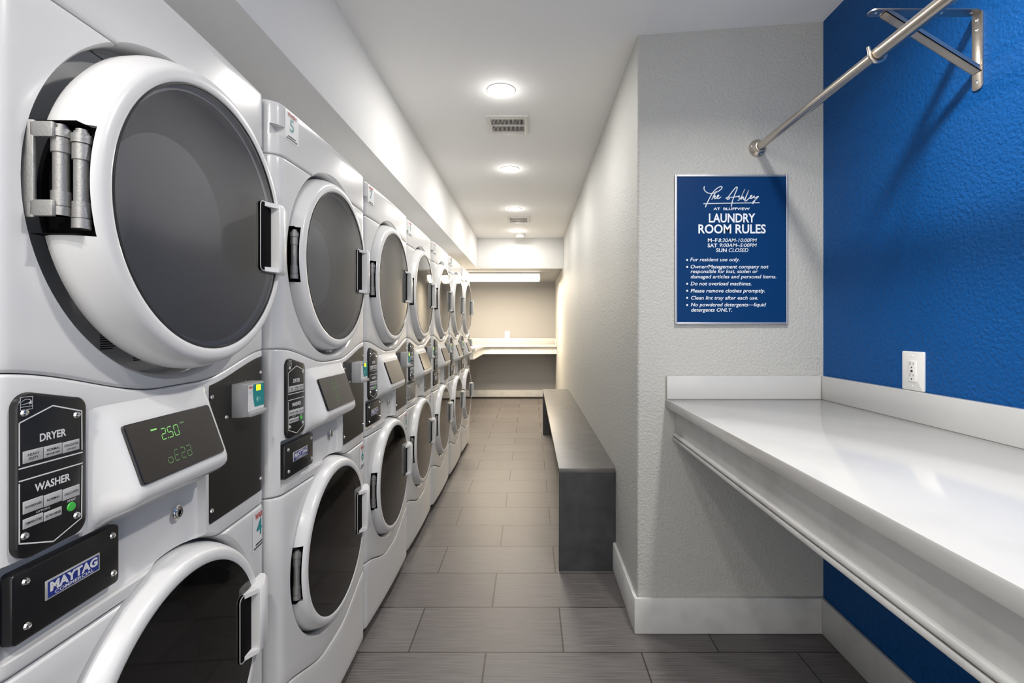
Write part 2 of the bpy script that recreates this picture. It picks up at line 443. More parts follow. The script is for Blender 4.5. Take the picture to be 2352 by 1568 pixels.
# ------------------------------------------------------------------ hanging rod and bracket
t = thing('hanging_rod', 'brushed nickel hanging rod running from the grey wall to the bracket overhead', 'clothes rod', (.953, YG, 2.03))
mb = MB(); mb.tube([(0, -.004, 0), (0, -.72, 0)], .0155, 28); obj('tube', mb.mesh('rod_tube', M_nickel), t)
mb = MB(); mb.tube([(0, -.70, 0), (0, -2.6, 0)], .0172, 28); obj('sleeve', mb.mesh('rod_sleeve', M_nickel), t)
mb = MB(); mb.lathe([(.0165, -.030), (.020, -.029), (.023, -.018), (.032, -.011), (.0365, -.005), (.037, 0.0)], (0,0,0), 'y', 40)
fl = obj('wall_flange', mb.mesh('wall_flange', M_nickel), t)
for k in range(3):
    a = k*2*PI/3 + .9
    mb = MB(); mb.lathe([(.0001, -.003), (.003, -.002), (.0042, 0)], (.029*math.cos(a), -.0115, .029*math.sin(a)), 'y', 12)
    obj('screw', mb.mesh('flange_screw', M_chrome), fl)

YB = 1.327
t = thing('rod_bracket', 'triangular nickel shelf bracket with hook on the blue wall holding the rod', 'bracket', (XB, YB, 2.04))
def strip(pts, wdt, th, axis_y=True):
    mb = MB()
    a, b = Vector(pts[0]), Vector(pts[1]); d = (b-a).normalized(); n = Vector((-d.z, 0, d.x))
    poly = []
    q = [a+n*th/2, b+n*th/2, b-n*th/2, a-n*th/2]
    mb.prism([(p.x, p.z) for p in q], -wdt/2, wdt/2, 'y'); return mb
# wall leg and arm with rounded ends
mb = MB(); plate(mb, rrect(-.016, .016, -.110, .105, .012, 5), 0, -.0045, .001, 'x'); leg = obj('wall_leg', mb.mesh('wall_leg', M_nickel), t)
mb = MB(); plate(mb, rrect(-.302, -.001, -.016, .016, .015, 5), .1005, .105, .001, 'z'); arm = obj('arm', mb.mesh('bracket_arm', M_nickel), t)
mb = MB()
# channel-shaped brace
a, b = Vector((-.262, 0, .098)), Vector((-.006, 0, -.062)); d = (b-a).normalized(); nn = Vector((-d.z, 0, d.x))
def P3(p): return (p.x, p.z)
for (y0, y1, o0, o1) in ((-.0125, .0125, -.0015, .0015), (-.0125, -.0100, -.0015, .012), (.0100, .0125, -.0015, .012)):
    q = [a+nn*o0, b+nn*o0, b+nn*o1, a+nn*o1]
    mb.prism([P3(p) for p in q], y0, y1, 'y')
obj('brace', mb.mesh('brace', M_nickel), t)
mb = MB(); pts = []
R = .0225
pts = [(-.277 - R*1.15, 0, -.01 + .018), (-.277 - R*1.02, 0, -.01 + .006)]
for k in range(0, 13):
    a2 = PI + k*PI/12*.95
    pts.append((-.277 + R*math.cos(a2), 0, -.010 + R*math.sin(a2)))
pts += [(-.252, 0, .002), (-.238, 0, .017), (-.204, 0, .052)]
mb.tube(pts, .0048, 12); obj('hook', mb.mesh('hook', M_nickel), t)
for z in (.082, .055, -.088):
    mb = MB(); mb.lathe([(.0001, -.0035), (.0035, -.003), (.0052, 0)], (-.0045, 0, z), 'x', 14); obj('screw', mb.mesh('leg_screw', M_chrome), leg)
for x in (-.281, -.10, -.02):
    mb = MB(); mb.lathe([(.0001, -.0015), (.003, -.001), (.0042, 0)], (x, 0, .1005), 'z', 14); obj('screw', mb.mesh('arm_screw', M_chrome), arm)

# ------------------------------------------------------------------ rules sign
FPX = 1110.7
def gx(px): return (px-1218)*YG/FPX
def gz(py): return CAMZ + (751-py)*YG/FPX
SX0, SX1, SZ0, SZ1 = gx(1548.5), gx(1807), gz(744.5), gz(403)
scx, scz = (SX0+SX1)/2, (SZ0+SZ1)/2
t = thing('rules_sign', 'blue laundry room rules sign in a thin silver frame on the grey wall', 'sign', (scx, YG, scz))
W2, H2 = (SX1-SX0)/2, (SZ1-SZ0)/2
mb = MB(); mb.box(-W2+.006, W2-.006, -.010, 0, -H2+.006, H2-.006); obj('panel', mb.mesh('sign_panel', M_signblue), t)
mb = MB()
for a in ((-W2, -W2+.0085, -H2, H2), (W2-.0085, W2, -H2, H2), (-W2+.0085, W2-.0085, -H2, -H2+.0085), (-W2+.0085, W2-.0085, H2-.0085, H2)):
    mb.box(a[0], a[1], -.014, 0, a[2], a[3], bev=.0015)
obj('frame', mb.mesh('sign_frame', M_signframe), t)
K = YG/FPX
def sgn(tx, ty): return (tx, -.0106, ty)
def L(tx, px, py, hpx, al='LEFT', bold=0.0, shear=0.0, wpx=None):
    # cap height in px -> font size
    return (tx, gx(px)-scx, gz(py)-scz, hpx*K/.70, al, bold, shear, wpx*K if wpx else None)
lines = [L('LAUNDRY', 1678, 511.5, 20, 'CENTER', .022, 0, 106), L('ROOM RULES', 1678.5, 536.5, 20, 'CENTER', .022, 0, 154),
         L('AT  BLUFFVIEW', 1678, 483.5, 5.5, 'CENTER', .02, 0, 83),
         L('M\u2013F', 1623, 556.5, 8.3, 'LEFT', .02, 0, 22), L('8:30AM-10:00PM', 1647, 556.5, 8.3, 'LEFT', .004, .2, 88),
         L('SAT', 1623, 568.5, 8.3, 'LEFT', .02, 0, 22), L('9:00AM\u20135:00PM', 1649, 568.0, 8.3, 'LEFT', .004, .2, 85),
         L('SUN', 1642.5, 579.5, 8.3, 'LEFT', .02, 0, 24), L('CLOSED', 1670, 579.3, 8.3, 'LEFT', .004, .2, 45)]
body = [('For resident use only.', 1582.5, 600.5, 113), ('Owner/Management company not', 1583, 616.8, 178),
        ('responsible for lost, stolen or', 1583.5, 627.5, 154), ('damaged articles and personal items.', 1583.5, 639.5, 195.5),
        ('Do not overload machines.', 1583.5, 655.5, 139), ('Please remove clothes promptly.', 1583.5, 671.8, 170),
        ('Clean lint tray after each use.', 1584, 688, 153), ('No powdered detergents\u2014liquid', 1584, 703.5, 172), ('detergents ONLY.', 1584.5, 715.5, 93.5)]
for (s, px, py, wpx) in body: lines.append(L(s, px, py, 8.2, 'LEFT', .010, .2, wpx))
for nm, ls in (('heading_lettering', lines[:3]), ('hours_lettering', lines[3:9]), ('rules_lettering', lines[9:])):
    vs, fs = text_mesh(ls, sgn); mb = MB(); mb.add(vs, fs)
    if nm == 'rules_lettering':
        for py in (597.5, 613.5, 652, 668, 684, 700.5):
            mb.lathe([(.0001, 0), (2.3*K, 0)], (gx(1576.5)-scx, -.0106, gz(py)-scz), 'y', 14)
    obj(nm, mb.mesh(nm, M_signtext, recalc=False), t)
# handwritten name, strokes in the close-up's own grid
def sx(p): return (gx(1600 + p[0]/8.7125)-scx, -.0108, gz(420 + p[1]/8.7125)-scz)
def smooth(pts, n=6):
    out = []
    for i in range(len(pts)-1):
        p0 = pts[max(i-1, 0)]; p1 = pts[i]; p2 = pts[i+1]; p3 = pts[min(i+2, len(pts)-1)]
        for k in range(n):
            u = k/n
            out.append(tuple(.5*((2*p1[j]) + (-p0[j]+p2[j])*u + (2*p0[j]-5*p1[j]+4*p2[j]-p3[j])*u*u + (-p0[j]+3*p1[j]-3*p2[j]+p3[j])*u**3) for j in (0, 1)))
    out.append(pts[-1]); return out
strokes = [[(138,85),(128,125),(150,175),(205,215),(270,225),(340,215),(420,180),(480,130),(485,92),(440,95),(370,140),(300,215),(240,320),(195,410),(155,500)],
           [(375,180),(330,260),(285,350),(310,310),(340,275),(355,280),(340,325),(365,325),(400,300),(425,270),(415,255),(390,285),(390,320),(420,325),(470,295)],
           [(560,325),(600,305),(640,320),(605,345),(590,325),(640,260),(700,180),(760,110),(790,100),(785,140),(740,250),(700,360),(672,490)],
           [(640,300),(720,300),(800,285),(835,275),(825,305),(845,335),(820,362),(800,355)],
           [(820,362),(860,320),(900,240),(945,140),(900,240),(865,345),(890,310),(915,295),(910,335),(935,345),(970,280),(1020,165),(975,280),(945,350),(950,378),(985,360),(1030,320),(1075,290),(1085,265),(1060,270),(1045,310),(1070,325),(1110,300),(1130,275),(1125,305),(1145,315),(1180,295),(1215,285),(1180,320),(1140,370),(1108,425),(1095,410),(1130,370),(1180,330)],
           [(118,430),(500,422),(1235,410)]]
mb = MB()
for s in strokes: mb.tube([sx(p) for p in smooth(s)], 1.15*K, 6)
obj('script_name', mb.mesh('sign_script', M_signtext), t)

# ------------------------------------------------------------------ bench
BX0, BX1, BY0, BY1 = .149, .4445, 2.537, 5.78
t = thing('bench', 'long dark charcoal bench against the corridor wall opposite the machines', 'bench', (BX0, BY0, 0))
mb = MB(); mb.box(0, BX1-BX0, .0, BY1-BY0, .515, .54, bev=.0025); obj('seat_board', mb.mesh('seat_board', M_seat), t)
def bench_end(y0, y1):
    mb = MB(); x1 = BX1-BX0
    poly = [(0.001, .001), (x1-.0125, .001), (x1-.0125, .152), (x1, .152), (x1, .5145), (0.001, .5145)]
    mb.prism(poly, y0, y1, 'y'); return mb.mesh('end_panel', M_bench)
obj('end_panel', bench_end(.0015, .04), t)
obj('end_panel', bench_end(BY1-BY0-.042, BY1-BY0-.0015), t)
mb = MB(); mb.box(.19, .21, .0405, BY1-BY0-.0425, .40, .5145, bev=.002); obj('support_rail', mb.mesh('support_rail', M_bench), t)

# ------------------------------------------------------------------ far counter (L shaped)
t = thing('corner_counter', 'white L shaped counter along the far wall under the fluorescent fixture', 'counter', (XL, YE, 0))
def far_poly(inset):
    x1 = XW - .001; xr = -.775 - inset; yf = 8.20 + inset; yn = 6.80 + inset; r = .10
    pts = [(XL+.001, YE-.001), (XL+.001, yn), (xr, yn)]
    for k in range(7):
        a = k/6*PI/2
        pts.append((xr + r - r*math.cos(a), yf - r + r*math.sin(a)))
    pts += [(x1, yf), (x1, YE-.001)]
    return [(p[0]-XL, p[1]-YE) for p in pts]
mb = MB(); mb.prism(far_poly(0), .945, .978, 'z'); obj('worktop', mb.mesh('far_worktop', M_quartz), t)
mb = MB(); mb.box(.03, XW-.002-XL, -.020, -.001, .9785, 1.082, bev=.002); obj('backsplash', mb.mesh('far_backsplash', M_quartz), t)
mb = MB(); mb.box(XW-.022-XL, XW-.001-XL, -.49, -.0205, .9785, 1.078, bev=.002)
obj('backsplash', mb.mesh('far_backsplash', M_quartz), t)
# apron as a bent wall following the front edge
def apron(inset, th, z0, z1):
    mb = MB(); p = far_poly(inset)[1:-1]; q = far_poly(inset+th)[1:-1]; n = len(p)
    vs = [(a[0], a[1], z) for z in (z0, z1) for a in p] + [(a[0], a[1], z) for z in (z0, z1) for a in q]
    fs = []
    for i in range(n-1):
        fs += [(i, i+1, n+i+1, n+i), (2*n+i+1, 2*n+i, 3*n+i, 3*n+i+1), (i+1, i, 2*n+i, 2*n+i+1), (n+i, n+i+1, 3*n+i+1, 3*n+i)]
    fs += [(0, n, 3*n, 2*n), (n-1, 3*n-1, 4*n-1, 2*n-1)]
    mb.add(vs, fs); return mb
obj('apron', apron(.035, .02, .825, .9445).mesh('far_apron', M_trim), t)
obj('apron_moulding', apron(.024, .0105, .822, .842).mesh('far_moulding', M_trim), t)

# ------------------------------------------------------------------ the stacked machines
HW = .339
def bow(v):
    r = .036
    p = .008*(1-(v/HW)**2)
    tt = abs(v) - (HW-r)
    if tt > 0: p -= r - math.sqrt(max(0, r*r - tt*tt))
    return p
def sstep(a, b, x):
    u = min(1, max(0, (x-a)/(b-a))); return u*u*(3-2*u)
def smile(v): return 1.170 + .052*sstep(.05, .33, abs(v))
def toe(v): return .245 + .07*sstep(.05, .33, abs(v))
VS = [-HW + .036*(1-math.cos(PI/2*k/8))*1.0 for k in range(8)]
VS = sorted(set([round(-HW + .036*(1-math.cos(PI/2*k/9)), 5) for k in range(10)] + [round(-(HW-.036) + k*(2*HW-.072)/44, 5) for k in range(45)] + [round(HW - .036*(1-math.cos(PI/2*k/9)), 5) for k in range(10)]))
def panel(zlo, zhi, back=-.13, e=.0055, rows=8):
    mb = MB(); cols = []
    for v in VS:
        P = bow(v); a, b = zlo(v), zhi(v); col = [(back, a)]
        for k in range(4):
            th = k/3*PI/2; col.append((P - e + e*math.sin(th), a + e - e*math.cos(th)))
        for k in range(1, rows): col.append((P, a + e + (b-a-2*e)*k/rows))
        for k in range(4):
            th = PI/2 - k/3*PI/2; col.append((P - e + e*math.sin(th), b - e + e*math.cos(th)))
        col.append((back, b)); cols.append([(p, v, z) for (p, z) in col])
    n = len(cols[0]); vs = [q for c in cols for q in c]; fs = []
    for i in range(len(cols)-1):
        for k in range(n): fs.append((i*n+k, i*n+(k+1)%n, (i+1)*n+(k+1)%n, (i+1)*n+k))
    fs.append(tuple(range(n))); fs.append(tuple((len(cols)-1)*n+k for k in range(n))[::-1])
    mb.add(vs, fs); return mb
DZ, WZ = 1.480, .585         # door centres
DG, WG = .239, .2265         # glass radii
DR, WR = .278, .264          # door outer radii
def cyl(r, zc, p0, p1, n=96):
    mb = MB(); mb.tube([(p0, 0, zc), (p1, 0, zc)], r, n); return mb.mesh('cut', M_white)
def recess(r, zc):
    # round recess with a softly flared mouth
    mb = MB(); prof = [(.0001, -.056), (r-.006, -.056), (r, -.05), (r, -.012), (r+.004, .0), (r+.014, .012), (r+.03, .2), (.0001, .2)]
    mb.lathe(prof, (0, 0, zc), 'x', 128); return mb.mesh('cut', M_white)
cutD, cutW = recess(.287, DZ), recess(.270, WZ)
ME = {}
def boxcut(*a, bev=0.0):
    mb = MB(); mb.box(*a, bev=bev); return mb.mesh('cut', M_white)
ME['console'] = boolean(panel(lambda v: 1.737, lambda v: 1.876).mesh('console', M_white), [cutD, boxcut(-.022, .1, -.36, -.302, 1.790, 1.816, bev=.0)])
ME['dryer_panel'] = boolean(panel(lambda v: smile(v)+.0006, lambda v: 1.7345, rows=16).mesh('dryer_panel', M_white), [cutD])
ME['control_panel'] = boolean(panel(lambda v: .832, lambda v: smile(v)-.0006, rows=12).mesh('control_panel', M_white),
                              [cutW, boxcut(-.012, .1, -.318, .078, .852, .977, bev=.004)])
ME['washer_panel'] = boolean(panel(lambda v: toe(v)+.002, lambda v: .828, rows=16).mesh('washer_panel', M_white), [cutW])
ME['toe_panel'] = panel(lambda v: .048, lambda v: toe(v)-.002, rows=8).mesh('toe_panel', M_white)
mb = MB(); mb.box(-.71, -.131, -HW, HW, .05, 1.872, bev=.004); ME['cabinet'] = mb.mesh('cabinet', M_white)
mb = MB(); mb.lathe([(.012, .05), (.012, .012), (.024, .010), (.026, .0), (.0001, .0)], (0, 0, 0), 'z', 16); ME['foot'] = mb.mesh('levelling_foot', M_ink)
# recess gasket (dark ring on the recess floor)
mb = MB(); mb.lathe([(.160, -.0555), (.163, -.052), (.208, -.052), (.211, -.0555)], (0, 0, DZ), 'x', 96); ME['gasketD'] = mb.mesh('door_gasket', M_gasket)
mb = MB(); mb.lathe([(.150, -.0555), (.153, -.052), (.194, -.052), (.197, -.0555)], (0, 0, WZ), 'x', 96); ME['gasketW'] = mb.mesh('door_gasket', M_gasket)

def door_ring(G, R, zc):
    mb = MB()
    prof = [(R-.024, -.048), (R-.008, -.044), (R-.001, -.030), (R, -.014), (R-.0020, -.002), (R-.0060, .011), (R-.0105, .021), (R-.0135, .0262), (R-.0175, .0298), (R-.0225, .0312), (R-.028, .0317),
            (G+.003, .0315), (G+.0008, .0300), (G+.0005, .022), (G-.012, .018), (G-.012, -.048)]
    mb.lathe(prof, (0, 0, zc), 'x', 144, closed=True)
    return boolean(mb.mesh('door_ring', M_whitep), [boxcut(-.10, .0225, -R-.05, -R+.030, zc-.075, zc+.078)])
ME['ringD'] = door_ring(DG, DR, DZ); ME['ringW'] = door_ring(WG, WR, WZ)
def glass(G, zc, m):
    mb = MB(); prof = [(.0001, .0325)] + [(G*k/8, .0325 - .0025*(k/8)**2) for k in range(1, 9)] + [(G, .024)]
    mb.lathe(prof, (0, 0, zc), 'x', 128); return mb.mesh('door_glass', m)
ME['glassD'] = glass(DG, DZ, M_gdry); ME['glassW'] = glass(WG, WZ, M_gwash)
def bowl(G, zc, m, deep):
    mb = MB(); r = G-.0125
    mb.lathe([(r, .017), (r-.006, .010), (r-.03, -.02), (r-.055, -deep+.012), (r-.068, -deep), (.0001, -deep-.006)], (0, 0, zc), 'x', 96)
    return mb.mesh('inner_bowl', m)
ME['bowlD'] = bowl(DG, DZ, M_bowl, .055); ME['bowlW'] = bowl(WG, WZ, M_bowlw, .06)
mb = MB(); mb.lathe([(DG+.0006, .0305), (DG+.0002, .0318), (DG-.0022, .0318), (DG-.003, .0302)], (0, 0, DZ), 'x', 128); ME['sealD'] = mb.mesh('glass_seal', M_black)
def handle(zc, h):
    # grip with a bevelled far side, standing proud of the ring
    mb = MB()
    poly = [(.2000, .030), (.2000, .0535), (.2030, .0560), (.2220, .0560), (.2560, .0440), (.2680, .0300), (.2680, .0200), (.205, .0200)]
    n = len(poly)
    for (z0, z1) in ((zc-h, zc+h),):
        vs = []; 
        for (z, k) in ((z0, .012), (z0+.006, 0), (z1-.006, 0), (z1, .012)):
            cx_ = .232
            vs += [(p - (k*.35 if p > .04 else 0), cx_ + (v-cx_)*(1 if k == 0 else .985), z) for (v, p) in poly]
        fs = [tuple(range(n))[::-1], tuple(3*n+i for i in range(n))]
        for j in range(3):
            for i in range(n): fs.append((j*n+i, j*n+(i+1)%n, (j+1)*n+(i+1)%n, (j+1)*n+i))
        mb.add(vs, fs)
    for s in (-1, 1):
        z = zc + s*(h-.006); mb.prism([(.172, .034), (.2005, .052), (.2005, .028), (.172, .028)], z-.005, z+.005, 'z')
        a = len(mb.v) - 8
        for i in range(a, a+8): mb.v[i] = (mb.v[i][1], mb.v[i][0], mb.v[i][2])
    return mb.mesh('handle', M_whitep)
def pocket_shade(zc, h):
    mb = MB(); plate(mb, rrect(.1540, .2060, zc-h+.001, zc+h-.001, .010, 5), .024, .0340, .001, 'x'); return mb.mesh('finger_recess_shade', M_dark)  # dark plate proud of the glass, painted as the shade behind the grip
def pocket_rim(zc, h):
    mb = MB(); mb.tube([(.0342, y, z) for (y, z) in rrect(.1532, .2060, zc-h, zc+h, .011, 6)[::1] + [rrect(.1532, .2060, zc-h, zc+h, .011, 6)[0]]], .0011, 6); return mb.mesh('recess_rim', M_badgesilver)
ME['handD'], ME['pockD'], ME['rimD'] = handle(DZ+.006, .080), pocket_shade(DZ+.006, .078), pocket_rim(DZ+.006, .078)
ME['handW'], ME['pockW'], ME['rimW'] = handle(WZ+.014, .076), pocket_shade(WZ+.014, .074), pocket_rim(WZ+.014, .074)
def hinge_pin(v, p, zc, h, r=.0105):
    mb = MB()
    def C_(z0, z1, rr): mb.tube([(p, v, z0), (p, v, z1)], rr, 20)
    C_(zc-h, zc+h, r)
    C_(zc-h, zc-h*.80, r*1.25); C_(zc-h*.78, zc-h*.45, r*1.2); C_(zc+h*.42, zc+h*.74, r*1.2); C_(zc+h*.76, zc+h*.94, r*1.35)
    C_(zc+h*.94, zc+h*1.06, r*.75)
    return mb
def hinge_liner(R, zc):
    mb = MB(); mb.box(-.048, .0222, -R+.0292, -R+.0302, zc-.0748, zc+.0778)
    mb.box(-.048, .0113, -R+.004, -R+.030, zc-.0748, zc-.0738); mb.box(-.048, .0113, -R+.004, -R+.030, zc+.0768, zc+.0778)
    return mb.mesh('hinge_slot_shade', M_dark)  # black lining paints the dark inside of the hinge notch
for k, R, zc in (('D', DR, DZ), ('W', WR, WZ)):
    ME['liner'+k] = hinge_liner(R, zc); ME['pin'+k] = hinge_pin(-R+.016, .0075, zc, .066, .0085).mesh('hinge_pin', M_alu)

# --- display housing: a wedge that grows out of the panel
def housing():
    prof = [(1.160, .0), (1.150, .003), (1.140, .0085), (1.131, .014), (1.124, .0165), (1.030, .0490), (1.020, .0520), (1.010, .0520), (1.002, .0480), (.992, .0360), (.983, .0180), (.976, .0050), (.970, .0)]
    vsamp = [-.205, -.198, -.190, -.182, -.175, -.168, -.160] + [-.150 + k*.02 for k in range(10)] + [.045, .055, .062, .068, .073, .077, .079]
    mb = MB(); cols = []
    for v in vsamp:
        k = sstep(-.205, -.162, v) * (1 - sstep(.058, .079, v)**2)
        cols.append([(bow(v) - .004, v, prof[0][0])] + [(bow(v) + p*k + (0.0003 if 0 < i < len(prof)-1 else -.001), v, z) for i, (z, p) in enumerate(prof)] + [(bow(v) - .006, v, prof[-1][0])])
    n = len(cols[0]); vs = [q for c in cols for q in c]; fs = []
    for i in range(len(cols)-1):
        for k in range(n): fs.append((i*n+k, i*n+(k+1)%n, (i+1)*n+(k+1)%n, (i+1)*n+k))
    fs.append(tuple(range(n))); fs.append(tuple((len(cols)-1)*n+k for k in range(n))[::-1])
    mb.add(vs, fs); return mb.mesh('display_housing', M_white, angle=60)
ME['housing'] = housing()
# screen on the sloping face: local frame (a along v, b up the slope)
SZ_T, SP_T, SZ_B, SP_B = 1.1245, .0275, 1.0300, .0605
sl = Vector((SP_T-SP_B, 0, SZ_T-SZ_B)); slen = sl.length; su = sl.normalized(); sn = Vector((su.z, 0, -su.x))
def scr(a, b, h=0.0):
    q = Vector((SP_B, 0, SZ_B)) + su*b + sn*h; return (q.x, a, q.z)
mb = MB(); pol = rrect(-.161, .052, .0, slen, .005, 3); n = len(pol)
def offs(pl, d):
    return [(p[0] + (d if p[0] < -.05 else -d), p[1] + (d if p[1] < slen/2 else -d)) for p in pl]
Ls = [(pol, -.012), (pol, -.0005), (offs(pol, .0015), .0012)]
vs = [scr(p[0], p[1], h) for (pl, h) in Ls for p in pl]
fs = [tuple(range(n)), tuple(range(2*n, 3*n))] + [(i*n+k, i*n+(k+1)%n, (i+1)*n+(k+1)%n, (i+1)*n+k) for i in range(2) for k in range(n)]
mb.add(vs, fs); ME['screen'] = mb.mesh('display_screen', M_screen)
SEG = {'0': 'abcdef', '1': 'bc', '2': 'abged', '3': 'abgcd', '4': 'fgbc', '5': 'afgcd', '6': 'afgedc', '8': 'abcdefg', 'E': 'afged', 'a': 'abcdeg', 'o': 'cdeg', 'd': 'bcdeg'}
def digit(mb, ch, x, y, wd, h, t=.0014):
    g = {'a': (0, h, wd, h), 'g': (0, h/2, wd, h/2), 'd': (0, 0, wd, 0), 'f': (0, h/2, 0, h), 'e': (0, 0, 0, h/2), 'b': (wd, h/2, wd, h), 'c': (wd, 0, wd, h/2)}
    for s in SEG[ch]:
        x0, y0, x1, y1 = g[s]
        if x0 == x1: q = [(x0-t/2, y0+t*.7), (x0+t/2, y0+t*.7), (x0+t/2, y1-t*.7), (x0-t/2, y1-t*.7)]
        else: q = [(x0+t*.7, y0-t/2), (x1-t*.7, y0-t/2), (x1-t*.7, y0+t/2), (x0+t*.7, y0+t/2)]
        sk = .12
        mb.add([scr(x+a+b*sk, y+b, .0016) for (a, b) in q], [(0, 1, 2, 3)])
def mark(x, y, wd, h):
    mb = MB(); mb.add([scr(x+a, y+b, .0016) for (a, b) in ((0, 0), (wd, 0), (wd, h), (0, h))], [(0, 1, 2, 3)]); return mb
def dig(ch, x, y, h, m, dot=False):
    mb = MB(); digit(mb, ch, x, y, .0105, h)
    if dot: mb.add([scr(x+.0125+a, y-.0005+b, .0016) for (a, b) in ((0, 0), (.0018, 0), (.0018, .0018), (0, .0018))], [(0, 1, 2, 3)])
    return mb.mesh('digit', m, recalc=False)
DIG1 = [dig(ch, x, .060, .0185, M_digit, ch == '2') for ch, x in (('2', -.094), ('5', -.0785), ('0', -.063))]
DIG1 += [dig(ch, x, .018, .0185, M_digitdim) for ch, x in (('o', -.0985), ('E', -.082), ('2', -.0655), ('a', -.050))]
MRK1 = [mark(-.113, .0795, .0135, .0026).mesh('indicator', M_digit, recalc=False), mark(-.044, .0785, .0115, .0022).mesh('indicator', M_digitdim, recalc=False)]
DIG2 = [dig(ch, -.085+i*.015, y, .0175, M_digitdim) for row, y in (('200', .060), ('20', .018)) for i, ch in enumerate(row)]

# --- instruction plate
IPP = .0120
mb = MB()
pp = []
for (cx_, cz_, s) in ((-.206-.018, 1.1815-.020, 0), (-.3065+.020, 1.1965-.022, 1), (-.3065+.020, .978+.020, 2), (-.206-.020, .980+.020, 3)):
    rr = .018 if s == 0 else .020
    for k in range(7):
        th = (s + k/6)*PI/2; pp.append((cx_ + rr*math.cos(th), cz_ + rr*math.sin(th)))
plate(mb, pp, -.004, IPP, .0035, 'x'); ME['iplate'] = mb.mesh('instruction_plate', M_black)
FP = IPP + .0004
def fx(a, b): return (FP, a, b)
mb = MB()
def bar(p, q, t):
    a, b = Vector(p), Vector(q); d = (b-a).normalized(); nn = Vector((-d.y, d.x))*t/2
    mb.add([fx(*(a-nn)), fx(*(b-nn)), fx(*(b+nn)), fx(*(a+nn))], [(0, 1, 2, 3)])
T = .0018
for p, q in (((-.3048, 1.1023), (-.3048, 1.1577)), ((-.3048, 1.1573), (-.2598, 1.1725)), ((-.2598, 1.1725), (-.2155, 1.1575)), ((-.2155, 1.158), (-.2150, 1.1006)),
             ((-.3056, 1.0986), (-.2139, 1.0970)), ((-.3056, 1.0826), (-.2139, 1.0812)), ((-.3048, 1.0797), (-.3048, 1.0025)), ((-.3052, 1.0032), (-.2590, .9862)),
             ((-.2590, .9862), (-.2155, 1.0017)), ((-.2157, 1.0012), (-.2150, 1.0782))): bar(p, q, T)
# small star mark frame
for p, q in (((-.3038, 1.1900), (-.2873, 1.1893)), ((-.3038, 1.1735), (-.2873, 1.1730)), ((-.3034, 1.1735), (-.3034, 1.1900)), ((-.2877, 1.1730), (-.2877, 1.1893)), ((-.3032, 1.1772), (-.2878, 1.1768)), ((-.3025, 1.1800), (-.2925, 1.1812))): bar(p, q, .0006)
for k in range(8):
    a0, a1 = .15*PI + k*.7*PI/8, .15*PI + (k+1)*.7*PI/8
    bar((-.2955+.0075*math.cos(a0), 1.1805+.006*math.sin(a0)), (-.2955+.0075*math.cos(a1), 1.1805+.006*math.sin(a1)), .0006)
star = [(-.2905 + (.0032 if k % 2 == 0 else .0013)*math.cos(PI/2 + k*PI/5), 1.1815 + (.0032 if k % 2 == 0 else .0013)*math.sin(PI/2 + k*PI/5)) for k in range(10)]
mb.add([fx(*p) for p in star] + [fx(-.2905, 1.1815)], [(k, (k+1) % 10, 10) for k in range(10)])
vs, fs = text_mesh([('DRYER', -.2597, 1.1275, .0143, 'CENTER', .028, 0, .0380), ('WASHER', -.2594, 1.0625, .0143, 'CENTER', .028, 0, .0510),
                    ('START', -.2318, 1.0318, .0040, 'CENTER', .02, 0, .0135), ('OPTIONS', -.2735, 1.0336, .0040, 'CENTER', .0, 0, .0190)], fx)
mb.add(vs, fs); ME['iletters'] = mb.mesh('plate_lettering', M_label_w, recalc=False)
NBTN = 0
for (a0, a1, z0, z1, tx) in ((-.3002, -.2740, 1.1036, 1.1194, ('HEAVY', 'DUTY')), (-.2728, -.2468, 1.1036, 1.1190, ('NORMAL', 'MEDIUM HEAT')), (-.2456, -.2198, 1.1030, 1.1182, ('DELICATES', 'LOW HEAT')),
                      (-.3002, -.2740, 1.0385, 1.0545, ('POWERWASH',)), (-.2728, -.2468, 1.0378, 1.0535, ('NORMAL',)), (-.2456, -.2195, 1.0365, 1.0522, ('DELICATES',)),
                      (-.3002, -.2740, 1.0192, 1.0318, ('TEMPERATURE',)), (-.2728, -.2472, 1.0186, 1.0302, ('EXTRA RINSE',))):
    mb = MB(); mb.box(IPP-.0005, IPP+.0010, a0, a1, z0, z1, bev=.0004); bt = []
    n_ = len(tx)
    for i, q in enumerate(tx):
        zz = (z0+z1)/2 - .0016 + (.0023 if n_ == 2 and i == 0 else (-.0028 if n_ == 2 else 0))
        big = i == 0 or q == 'DUTY'
        bt.append((q, (a0+a1)/2, zz, .0046 if big else .0030, 'CENTER', .01, 0, min(.022, .0031*len(q)) if big else .0018*len(q)))
    vs, fs = text_mesh(bt, lambda a, b: (IPP+.0013, a, b)); mb.add(vs, fs, 1)
    ME['ibutton%d' % NBTN] = mb.mesh('select_button', [M_button, M_ink], recalc=False); NBTN += 1
mb = MB(); mb.lathe([(.0001, .0016), (.0058, .0014), (.0066, 0)], (IPP, -.2320, 1.0238), 'x', 24); ME['start'] = mb.mesh('start_button', M_green)
def screw(p, v, z, r=.0052):
    mb = MB(); mb.lathe([(.0001, .0022), (r*.35, .0022), (r*.36, .0030), (r*.75, .0024), (r, .0)], (p, v, z), 'x', 16); return mb.mesh('screw', M_chrome)
for i, (v, z) in enumerate(((-.2979, 1.169), (-.2232, 1.153), (-.2976, 1.0102), (-.2232, 1.0081))): ME['iscrew%d' % i] = screw(IPP, v, z)

